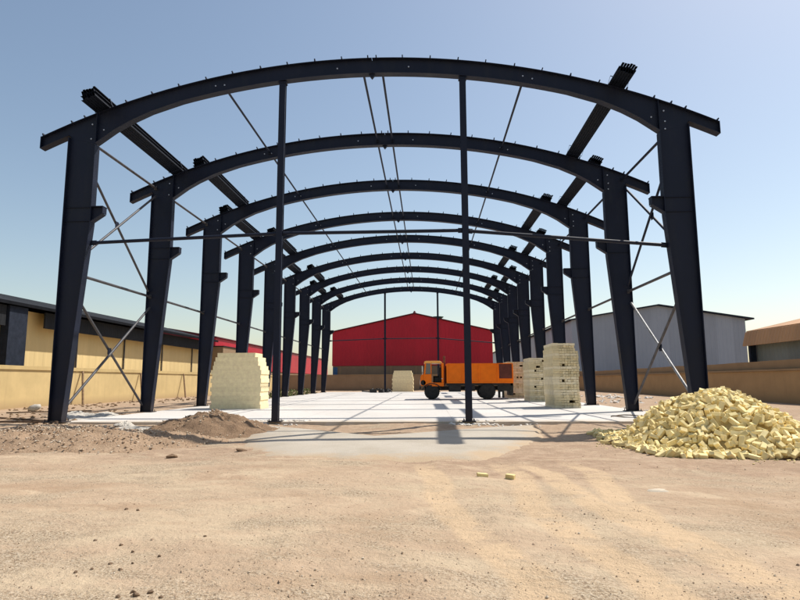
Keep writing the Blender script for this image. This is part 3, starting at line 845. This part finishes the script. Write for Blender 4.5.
# nose: rounded front
nose = [(tx(423.2), .86), (tx(420.6), .92), (tx(419.9), 1.15), (tx(420.2), 1.5), (tx(421.3), tz(374.6)), (tx(423.2), tz(374.0))]
c.prism(nose, 1, YF+.05, YB-.05)
c.build('cab', 'orange', T, bevel=.03)
c = MB(); c.prism([(tx(423.6), tz(363.6)), (tx(424.0), tz(361.9)), (tx(426), tz(361.3)), (tx(439), tz(361.3)), (tx(441), tz(362)), (tx(441.8), tz(363.6))], 1, YF-.02, YB+.02)
c.build('cab_roof', 'cream', T, bevel=.03)
c = MB(); c.prism([(tx(423.6), tz(374.2)), (tx(424.0), tz(374.2)), (tx(425.0), tz(363.7)), (tx(424.7), tz(363.7))], 1, YF+.1, YB-.1); c.build('windscreen', 'cabglass', T)
c = MB(); c.prism([(tx(425.1), tz(374.2)), (tx(430.2), tz(374.2)), (tx(430.2), tz(363.7)), (tx(426), tz(363.7))], 1, YF+.045, YF+.055); c.build('quarter_window', 'cabglass', T)
c = MB(); c.b(tx(433), tx(440), .55, 1.0, 1.0, 1.55); c.b(tx(438.5), tx(441.5), -.9, 1.0, 1.0, 2.1); c.b(tx(434), tx(440), -.85, -.2, 1.0, 1.45); c.b(tx(425), tx(428), -.95, .95, 1.2, 1.7)
c.build('seat', 'interior', T)
c = MB(); c.lathe([(.24, -.015), (.25, 0), (.24, .015)], (tx(430.5), -.5, 1.72), 0, 18); c.tube((tx(430.5), -.5, 1.7), (tx(427.5), -.5, 1.4), .03, 8); c.build('steering_wheel', 'interior', T)
# fender arch over the front wheel
c = MB(); arc_o = [(tx(431.4)+.66*math.cos(R(a)), .50+.58*math.sin(R(a))) for a in range(10, 171, 16)]
arc_i = [(tx(431.4)+.60*math.cos(R(a)), .50+.52*math.sin(R(a))) for a in range(10, 171, 16)]
for y0, y1 in ((YF-.02, -.62), (.62, YB+.02)): c.strip(arc_o, arc_i, y0, y1)
c.build('fender', 'chassis', T)
c = MB(); c.b(tx(418.9), tx(420.2), -1.05, 1.05, .68, .86); c.build('front_bumper', 'chassis', T, bevel=.03)
for y in (-.78, .78):
    c = MB(); c.lathe([(.02, -.06), (.15, -.05), (.17, 0), (.14, .05)], (tx(420.2), y, 1.12), 0, 16); h = c.build('headlight', 'lamp', T)
c = MB(); c.lathe([(.17, -.02), (.17, .02), (.10, .025)], (tx(422.8), YF+.04, 1.10), 1, 16); c.build('side_lamp', 'interior', T)
for y in (-1.28, 1.28):
    c = MB(); c.tube((tx(423.3), y*.84, 1.65), (tx(422.0), y, 1.75), .015, 6); c.tube((tx(422), y, 1.62), (tx(422), y, 2.2), .018, 6); c.box((tx(422), y, 2.0), (.05, .20, .36)); c.build('mirror', 'chrome', T)
c = MB(); c.b(tx(440.9), tx(442.0), YF-.01, YF+.018, 1.34, 1.38); c.build('door_handle', 'chrome', T)
c = MB(); c.b(tx(419.75), tx(419.9), -.26, .26, .92, 1.03); c.build('number_plate', 'lamp', T)
c = MB(); c.tube((tx(443.9), -.75, .9), (tx(443.9), -.75, tz(356.3)), .085, 12); c.build('exhaust_stack', 'rustbrown', T)
# tipping body
c = MB(); zb0, zb1 = tz(382.8), tz(364.6)
c.b(tx(446), tx(511.5), YF-.02, YB+.02, zb0-.04, zb0+.06)                     # floor and lower rail
c.b(tx(446), tx(447), YF, YB, zb0+.06, zb1+.03)                              # headboard
c.b(tx(447), tx(497.6), YF, YF+.05, zb0+.06, zb1); c.b(tx(447), tx(511), YB-.05, YB, zb0+.06, zb1)
for px in (446.6, 462, 478, 496.6): c.b(tx(px)-.05, tx(px)+.05, YF-.045, YF-.002, zb0+.06, zb1+.02)
c.b(tx(447), tx(511), YF-.03, YF+.06, zb1+.001, zb1+.05)
c.b(tx(497.7), tx(511), YF, YF+.05, zb0+.06, zb0+.26); c.b(tx(510.4), tx(511.5), YF-.03, YF+.06, zb0+.26, zb1)
body = c.build('tipping_body', 'orange', T, bevel=.012)
c = MB(); c.b(tx(497.8), tx(510.2), YF+.012, YF+.045, zb0+.27, zb1-.002); c.build('rear_side_panel', 'maroon', T)['label'] = 'dark maroon rear side panel'
c = MB(); c.b(tx(511.0), tx(511.7), YF+.07, YB, zb0+.06, zb1); c.build('tailgate', 'orange', T)
c = MB(); c.b(tx(443.6), tx(445.4), -.6, 1.0, zb0-.1, tz(366)); c.build('spare_rack', 'maroon', T)

# ------------------------------------------------------------------ heap of loose yellow bricks
HX, HY = 8.02, -4.75
def heap(x, y):
    r = math.hypot((x-HX)/1.97, (y-HY)/2.25)
    a = math.atan2(y-HY, x-HX)
    r *= 1+.12*noise.noise((math.cos(a)*1.5, math.sin(a)*1.5, 4))
    if r >= 1: return 0
    return (1.16+.16*noise.noise((x*1.1, y*1.1, 6)))*(1-r**1.75)+.05*noise.noise((x*3, y*3, 8))*(1-r)
hb = MB(); NR, NA = 14, 48
hv = [(HX, HY, -.36+heap(HX, HY)+.02)]
for i in range(1, NR+1):
    rr = i/NR
    for k in range(NA):
        a = 2*math.pi*k/NA; x = HX+2.0*rr*math.cos(a); y = HY+2.2*rr*math.sin(a)
        hv.append((x, y, -.38+heap(x, y)+.05*noise.noise((x*5, y*5, 0)) if rr < 1 else -.34))
hf = [(0, 1+k, 1+(k+1) % NA) for k in range(NA)]
for i in range(NR-1):
    for k in range(NA): hf.append((1+i*NA+k, 1+(i+1)*NA+k, 1+(i+1)*NA+(k+1) % NA, 1+i*NA+(k+1) % NA))
hb.add(hv, hf, True)
rnd = random.Random(11)
spots = []
tries = 0
while len(spots) < 1400 and tries < 60000:
    tries += 1
    x = HX+rnd.uniform(-2.15, 2.15); y = HY+rnd.uniform(-2.35, 2.35)
    h = heap(x, y)
    if h <= .02 and rnd.random() > .25: continue
    if any((x-a)**2+(y-b2)**2 < .10**2 for a, b2, _, _ in spots[-1150:]): continue
    spots.append((x, y, h, 0))
for i in range(46):                                             # the tail that ran out to the left
    t = rnd.random()**1.3
    spots.append((6.35-.75*t*rnd.uniform(.5, 1.2)+rnd.uniform(-.1, .25), -5.3+2.4*rnd.random(), 0, 1))
def slope_quat(x, y):
    e = .08; dx = (heap(x+e, y)-heap(x-e, y))/(2*e); dy = (heap(x, y+e)-heap(x, y-e))/(2*e)
    return Vector((-dx, -dy, 1)).normalized().to_track_quat('Z', 'X')
brick_meshes = []
for k in range(5):
    e = MB(); L = (.21, .20, .225, .11, .16)[k]; e.box((0, 0, 0), (L, .10, .07 if k != 3 else .08))
    e.v = [(x*rnd.uniform(.9, 1.05), y*rnd.uniform(.86, 1.07), z*rnd.uniform(.86, 1.08)) for x, y, z in e.v]
    me = e.mesh('brick', 'brick'); bm = bmesh.new(); bm.from_mesh(me)
    bmesh.ops.bevel(bm, geom=list(bm.edges), offset=.006, segments=1, profile=.6, affect='EDGES'); bm.to_mesh(me); bm.free()
    brick_meshes.append(me)
def brick_matrix(x, y, h, tail):
    q = slope_quat(x, y)
    tilt = Euler((rnd.gauss(0, .6), rnd.gauss(0, .6), rnd.uniform(0, 6.3)) if not tail else (rnd.choice((0, 0, 1.57)), rnd.gauss(0, .06), rnd.uniform(0, 6.3)))
    z = -.20+h+rnd.uniform(-.035, .055) if h > .05 else gz(x, y)+.045
    mt = q.to_matrix().to_4x4() @ tilt.to_matrix().to_4x4()
    mt.translation = (x, y, z); return mt
def near_key(sp):
    x, y, h, tail = sp
    d = math.hypot(x-CX, y-CY); q = slope_quat(x, y) @ Vector((0, 0, 1))
    face = q.dot((Vector((CX, CY, CZ))-Vector((x, y, h-.2))).normalized())
    return d-(3.0 if tail else 0)-(2.5*face)
spots.sort(key=near_key)
for i, sp_ in enumerate(spots):
    mt = brick_matrix(*sp_)
    if i < 295:
        o = bpy.data.objects.new('brick', brick_meshes[rnd.randrange(5)]); COL.objects.link(o); o.matrix_world = mt
        if sp_[3]: tag(o, 'pale yellow brick lying on the dirt at the left foot of the loose heap', 'brick', 'loose yellow bricks of the heap')
        else: tag(o, 'pale yellow brick tumbled on the near face of the loose heap', 'brick', 'loose yellow bricks of the heap')
    else:
        me = brick_meshes[rnd.randrange(5)]
        hb.add([mt @ v.co for v in me.vertices], [tuple(p.vertices) for p in me.polygons])
tag(hb.build('brick_heap', 'brick'), 'heap of loose pale yellow bricks tipped right of the slab', 'brick heap', None, 'stuff')

e = MB(); rnd = random.Random(21)
for q in range(420):
    a = rnd.uniform(0, 6.3); r = 1.0+abs(rnd.gauss(0, .14)); x = HX+1.98*r*math.cos(a); y = HY+2.25*r*math.sin(a)
    z = 0 if (x < 10.2 and y > .1) else gz(x, y)
    e.rock((x, y, z+.008), rnd.uniform(.008, .035), (1.2, 1, .6))
tag(e.build('brick_crumbs', 'brick'), 'yellow brick crumbs strewn around the foot of the loose heap', 'brick crumbs', None, 'stuff')
# ------------------------------------------------------------------ heaps of earth
def earth_heap(name, cx_, cy_, rx, ry, hgt, mat, label, cat, seed, z0=-.24, rough=.07, pw=1.5, stones=0, skew=(0, 0)):
    b = MB(); NR, NA = 26, 80; vs = []; top = {}
    def H(x, y, r, a):
        rr = r*(1+.22*noise.noise((math.cos(a)*1.3+seed, math.sin(a)*1.3, 0)))
        h = hgt*max(0, 1-rr**pw)
        h *= 1+.35*noise.noise((x*1.1+seed, y*1.1, 2))
        return h+min(1, max(0, 1-r)*4)*rough*(noise.noise((x*3+seed, y*3, 1))+.6*noise.noise((x*8, y*8, 1))+.35*noise.noise((x*19, y*19, 1)))
    vs.append((0, 0, z0+H(cx_, cy_, 0, 0)))
    for i in range(1, NR+1):
        r = i/NR
        for k in range(NA):
            a = 2*math.pi*k/NA; x = rx*r*math.cos(a)+skew[0]*(1-r); y = ry*r*math.sin(a)+skew[1]*(1-r)
            vs.append((x, y, z0+H(cx_+x, cy_+y, r, a)-(.06 if i == NR else 0)))
    fs = [(0, 1+k, 1+(k+1) % NA) for k in range(NA)]
    for i in range(NR-1):
        for k in range(NA): fs.append((1+i*NA+k, 1+(i+1)*NA+k, 1+(i+1)*NA+(k+1) % NA, 1+i*NA+(k+1) % NA))
    b.add(vs, fs, True)
    o = b.build(name, mat, None, loc=(cx_, cy_, 0)); tag(o, label, cat, 'heaps of earth before the slab')
    if stones:
        e = MB()
        for q in range(stones):
            v = random.choice(vs[1:-NA]); x, y = v[0]+random.uniform(-.1, .1), v[1]+random.uniform(-.1, .1)
            e.rock((x, y, v[2]+.005), random.choice((.012, .018, .025, .035)), (1, 1, .8))
        e2 = e.build('stones', 'stones', o); e2['kind'] = 'stuff'
    return o
earth_heap('soil_heap', -4.2, -2.1, 2.05, 1.7, .62, 'soil', 'dark brown soil heap at the slab edge by the left gable post', 'soil heap', 3, -.24, .10, 1.35, 500, (-.1, .3))
earth_heap('gravel_heap', -7.0, -4.6, 4.2, 2.6, .44, 'gravel', 'low wide reddish gravel mound at the left edge of the yard', 'gravel heap', 8, -.25, .075, 1.6, 4200)

# ------------------------------------------------------------------ small things on the ground
def stone(x, y, r, mat, label, cat, name, group, sq=(1, 1, .75), dz=.3):
    e = MB(); e.rock((0, 0, 0), r, sq, sub=1)
    o = e.build(name, mat, None, loc=(x, y, gz(x, y)+r*sq[2]*dz)); tag(o, label, cat, group); return o
for x, y, r in ((-.80, -13.58, .018), (-.85, -13.75, .013), (-.93, -13.83, .016), (-.64, -13.73, .017), (-.62, -13.58, .012), (-.47, -13.44, .016), (-.76, -13.3, .016),
                (-.30, -14.22, .020), (-.24, -14.30, .025), (-.17, -14.24, .022), (-.07, -14.30, .016), (-.35, -14.32, .02), (-1.61, -11.74, .022), (-1.46, -11.78, .02), (-.95, -13.13, .018), (-1.25, -13.0, .018), (-.3, -12.9, .016)):
    stone(x, y, r, 'clod', 'small dark earth clod on the pale dirt in the lower left foreground', 'clod', 'earth_clod', 'dark clods in the foreground')
stone(-3.13, -7.03, .10, 'soil', 'brown lump of earth on bare dirt in front of the dark soil heap', 'earth lump', 'earth_lump', None, (1.3, .8, .6))
stone(-2.05, -6.2, .08, 'soil', 'brown flat clod at the left corner of the grey apron', 'earth lump', 'earth_lump', None, (1.5, .8, .5))
def bit(x, y, rz, label, size=(.23, .11, .075), mat='brick', tilt=.1):
    e = MB(); e.box((0, 0, 0), size); e.v = [(a*random.uniform(.85, 1.1), b2*random.uniform(.8, 1.1), c2*random.uniform(.8, 1.1)) for a, b2, c2 in e.v]
    o = e.build('brick', mat, None, bevel=.008, loc=(x, y, gz(x, y)+size[2]*.42)); o.rotation_euler = (tilt, .08, rz); tag(o, label, 'brick', 'stray bricks on the dirt')
bit(2.52, -9.09, .2, 'left of the two stray yellow bricks on the open dirt', (.165, .085, .055))
bit(2.92, -9.2, -.35, 'right of the two stray yellow bricks on the open dirt', (.14, .095, .075))
# lime patch
e = MB(); n = 22; vs = [(0, 0, .014)]
for k in range(n):
    a = 2*math.pi*k/n; r = 1+.3*noise.noise((math.cos(a), math.sin(a), 3)); vs.append((.15*r*math.cos(a), .12*r*math.sin(a), .006))
for k in range(n):
    a = 2*math.pi*k/n; r = 1.25+.35*noise.noise((math.cos(a), math.sin(a), 3)); vs.append((.15*r*math.cos(a), .12*r*math.sin(a), -.03))
e.add(vs, [(0, 1+k, 1+(k+1) % n) for k in range(n)]+[(1+k, 1+n+k, 1+n+(k+1) % n, 1+(k+1) % n) for k in range(n)], True)
tag(e.build('lime_patch', 'limepatch', None, loc=(4.69, -10.28, gz(4.69, -10.28))), 'flat whitish lime splash on the dirt at lower right', 'lime patch')
# rubble strewn along the slab edge and beside the columns (small uncountable bits)
def litter(name, areas, label, cat, mat, n):
    e = MB()
    for q in range(n):
        x0, x1, y0, y1, sz = random.choice(areas)
        x, y = random.uniform(x0, x1), random.uniform(y0, y1)
        z = 0 if (abs(x) < 9.7 and y > .12) else max(gz(x, y), -.12 if (-3 < x < 3.8 and -6.5 < y < 0) else -9)
        e.rock((x, y, z+sz*.2), sz*random.uniform(.4, 1.2), (1.3, 1, .55))
    o = e.build(name, mat); tag(o, label, cat, None, 'stuff')
litter('rubble', [(2.4, 3.9, -.5, .35, .07), (2.6, 5.0, -.7, .1, .05), (-3.7, -1.9, -.3, .6, .07)], 'pale broken mortar strewn along the front edge of the slab', 'rubble', 'lime', 150)
litter('rubble', [(12.5, 16, 19, 25, .14), (10.6, 12, 10, 13, .10), (15, 19, 28, 38, .2)], 'white litter on the bare ground beyond the right columns', 'rubble', 'lime', 110)
litter('rubble', [(-20.5, -16, 12, 30, .13), (-12, -9.9, 1, 8, .1), (-19.5, -13, 3, 12, .1), (-20.5, -12, 30, 50, .13)], 'broken bricks and rubbish strewn along the foot of the left wall', 'rubble', 'wood', 420)
# crumpled white sheets
def crumple(x, y, rx, ry, h, label, seed, mat='sheetwhite', z0=None):
    e = MB(); n = 34; vs = []
    for j in range(n+1):
        for i in range(n+1):
            u, v = i/n*2-1, j/n*2-1
            q = noise.turbulence((u*5+seed, v*5, 0), 4, True, noise_basis='BLENDER')
            rr = max(abs(u), abs(v))
            vs.append((u*rx*(1+.25*noise.noise((v*2, seed, 0))), v*ry*(1+.25*noise.noise((u*2, seed, 5))), max(-.05, h*(.35+.22*q+.45*noise.noise((u*1.4+seed, v*1.4, 7)))*(1-rr**3)-.02*rr)))
    e.add(vs, [(j*(n+1)+i, j*(n+1)+i+1, (j+1)*(n+1)+i+1, (j+1)*(n+1)+i) for j in range(n) for i in range(n)])
    o = e.build('plastic_sheet', mat, None, loc=(x, y, gz(x, y)+.02 if z0 is None else z0)); o.rotation_euler.z = seed
    md = o.modifiers.new('thick', 'SOLIDIFY'); md.thickness = .006
    tag(o, label, 'plastic sheet', 'crumpled sheets on the ground')
crumple(-11.9, 5.4, 1.2, 1.4, .42, 'big crumpled white sheet between the two nearest left columns', .4)
crumple(-7.3, -.75, .55, .3, .24, 'small crumpled pale sheet at the left front corner of the slab', 1.9)
crumple(-6.2, -1.6, 1.2, .3, .18, 'flat grey sheet beside the left flank of the dark soil heap', .25)
# white sack near the left wall
e = MB(); e.rock((0, 0, 0), .27, (1.3, .8, .75), sub=1); o = e.build('sack', 'sheetwhite', None, loc=(-17.5, 10.4, .0)); tag(o, 'white sack lying near the left wall', 'sack')
for p in o.data.polygons: p.use_smooth = True
# poles lying on the left
gp = 'thin poles lying on the ground at the left'
for i, (p0, p1, r, lab) in enumerate((
        ((-14.6, 2.4), (-9.6, -.3), .032, 'nearest dark pole lying on the dirt left of the front column'),
        ((-16.4, 5.5), (-11.6, 2.6), .032, 'dark pole lying behind the nearest one at the left'),
        ((-17.6, 8.6), (-14.5, 10.2), .032, 'far short dark pole lying by the white sack'),
        ((-8.2, -1.1), (-4.9, -1.5), .025, 'thin pole pointing into the dark soil heap'))):
    pipe('pole', (*p0, gz(*p0)+.06), (*p1, gz(*p1)+.07), r, lab, 'pole', gp, 'darkwood', False)
# props leaning on the left wall
for (ya, za), (yb, zb), lab in (((20.1, 1.93), (19.2, -.17), 'nearest wooden prop leaning on the left boundary wall'), ((28.1, 1.9), (27.2, -.17), 'middle wooden prop leaning on the left boundary wall'), ((36.5, 1.95), (35.5, -.17), 'farthest wooden prop leaning on the left boundary wall')):
    pipe('prop', (-20.2, yb, zb), (-20.88, ya, za), .07, lab, 'prop', 'props against the left wall', 'wood', False)
# bent rebar by the heap
pts = []
for k in range(26):
    a = k/25*2.6; pts.append((5.75+.95*math.sin(a)*.75+.25*k/25, -5.0+.5*math.cos(a*1.3)-.4*k/25, gz(6, -5)+.05+.06*math.sin(k*.5)))
e = MB(); e.path(pts, .014); tag(e.build('bent_rod', 'darkwood'), 'thin bent rod lying on the dirt at the left foot of the brick heap', 'rod')
pts = [(8.6+1.0*math.cos(k*.24)+.02*k, 2.2+.55*math.sin(k*.24), .02+.02*math.sin(k)) for k in range(30)]
e = MB(); e.path(pts, .018); tag(e.build('cable', 'darkwood'), 'dark loop of cable on the slab near the right columns', 'cable')
# tools and scraps at the far left gable post
e = MB()
for q in range(9):
    a = random.uniform(0, 6.3); x, y = random.uniform(-1.3, 1.3), random.uniform(-1, 1); e.tube((x, y, .08), (x+1.1*math.cos(a), y+.9*math.sin(a), random.uniform(.1, .45)), .07, 7)
for q in range(6): e.box((random.uniform(-1, 1), random.uniform(-.8, .8), .15), (.5, .4, .3), (random.uniform(-.3, .3), .2, random.uniform(0, 3)))
tag(e.build('scrap_pile', 'chassis', None, loc=(-3.4, 46.2, 0)), 'small dark pile of scrap at the far left post', 'scrap')
# low dry bushes along the far left columns
def bush(x, y, h, w_, label):
    e = MB()
    for q in range(420):
        a = random.uniform(0, 6.3); r = w_*random.random()**.6; z = h*random.random()**.8*(1-.6*(r/w_)**2)
        p = Vector((r*math.cos(a), r*math.sin(a), z+.03)); s_ = random.uniform(.05, .11)
        d1 = Vector((random.uniform(-1, 1), random.uniform(-1, 1), random.uniform(-1, 1))).normalized(); d2 = d1.orthogonal().normalized()
        e.add([p-d1*s_, p+d2*s_*.5, p+d1*s_, p-d2*s_*.5], [(0, 1, 2, 3)])
    t = thing('bush', (x, y, -.2), label, 'bush', 'dry bushes by the far left columns'); e.build('foliage', 'bush', t)
    s2 = MB()
    for q in range(7): a = q*.9; s2.tube((0, 0, 0), (w_*.5*math.cos(a), w_*.5*math.sin(a), h*.7), .02, 5, .006)
    s2.build('stem', 'wood', t)
bush(-10.9, 32.5, .8, 1.1, 'nearest low dry bush outside the left columns')
bush(-11.2, 38.5, .65, 1.0, 'middle low dry bush outside the left columns')
bush(-11.0, 44.5, .7, 1.2, 'farthest low dry bush outside the left columns')

# ------------------------------------------------------------------ loose stones on the dirt
rnd = random.Random(5)
e = MB(); cnt = 0
while cnt < 9500:
    # denser towards the camera
    t = rnd.random(); d = 3.6+9.5*t**1.5
    a = rnd.uniform(-.72, .68); x = CX+d*math.tan(a)*.95; y = CY+d
    if y > -1: continue
    dens = noise.noise((x*.5, y*.9, 20))+.5*noise.noise((x*1.6, y*1.6, 21))
    if dens < rnd.uniform(-.55, .6): continue
    if -2.4 < x < 3.4 and y > -7.2: continue
    r = .0032+.006*rnd.random()**3 if rnd.random() < .988 else rnd.uniform(.010, .018)
    e.rock((x, y, gz(x, y)+r*.3), r); cnt += 1
o = e.build('stones', 'stones'); tag(o, 'loose small stones scattered over the foreground dirt', 'stones', None, 'stuff')
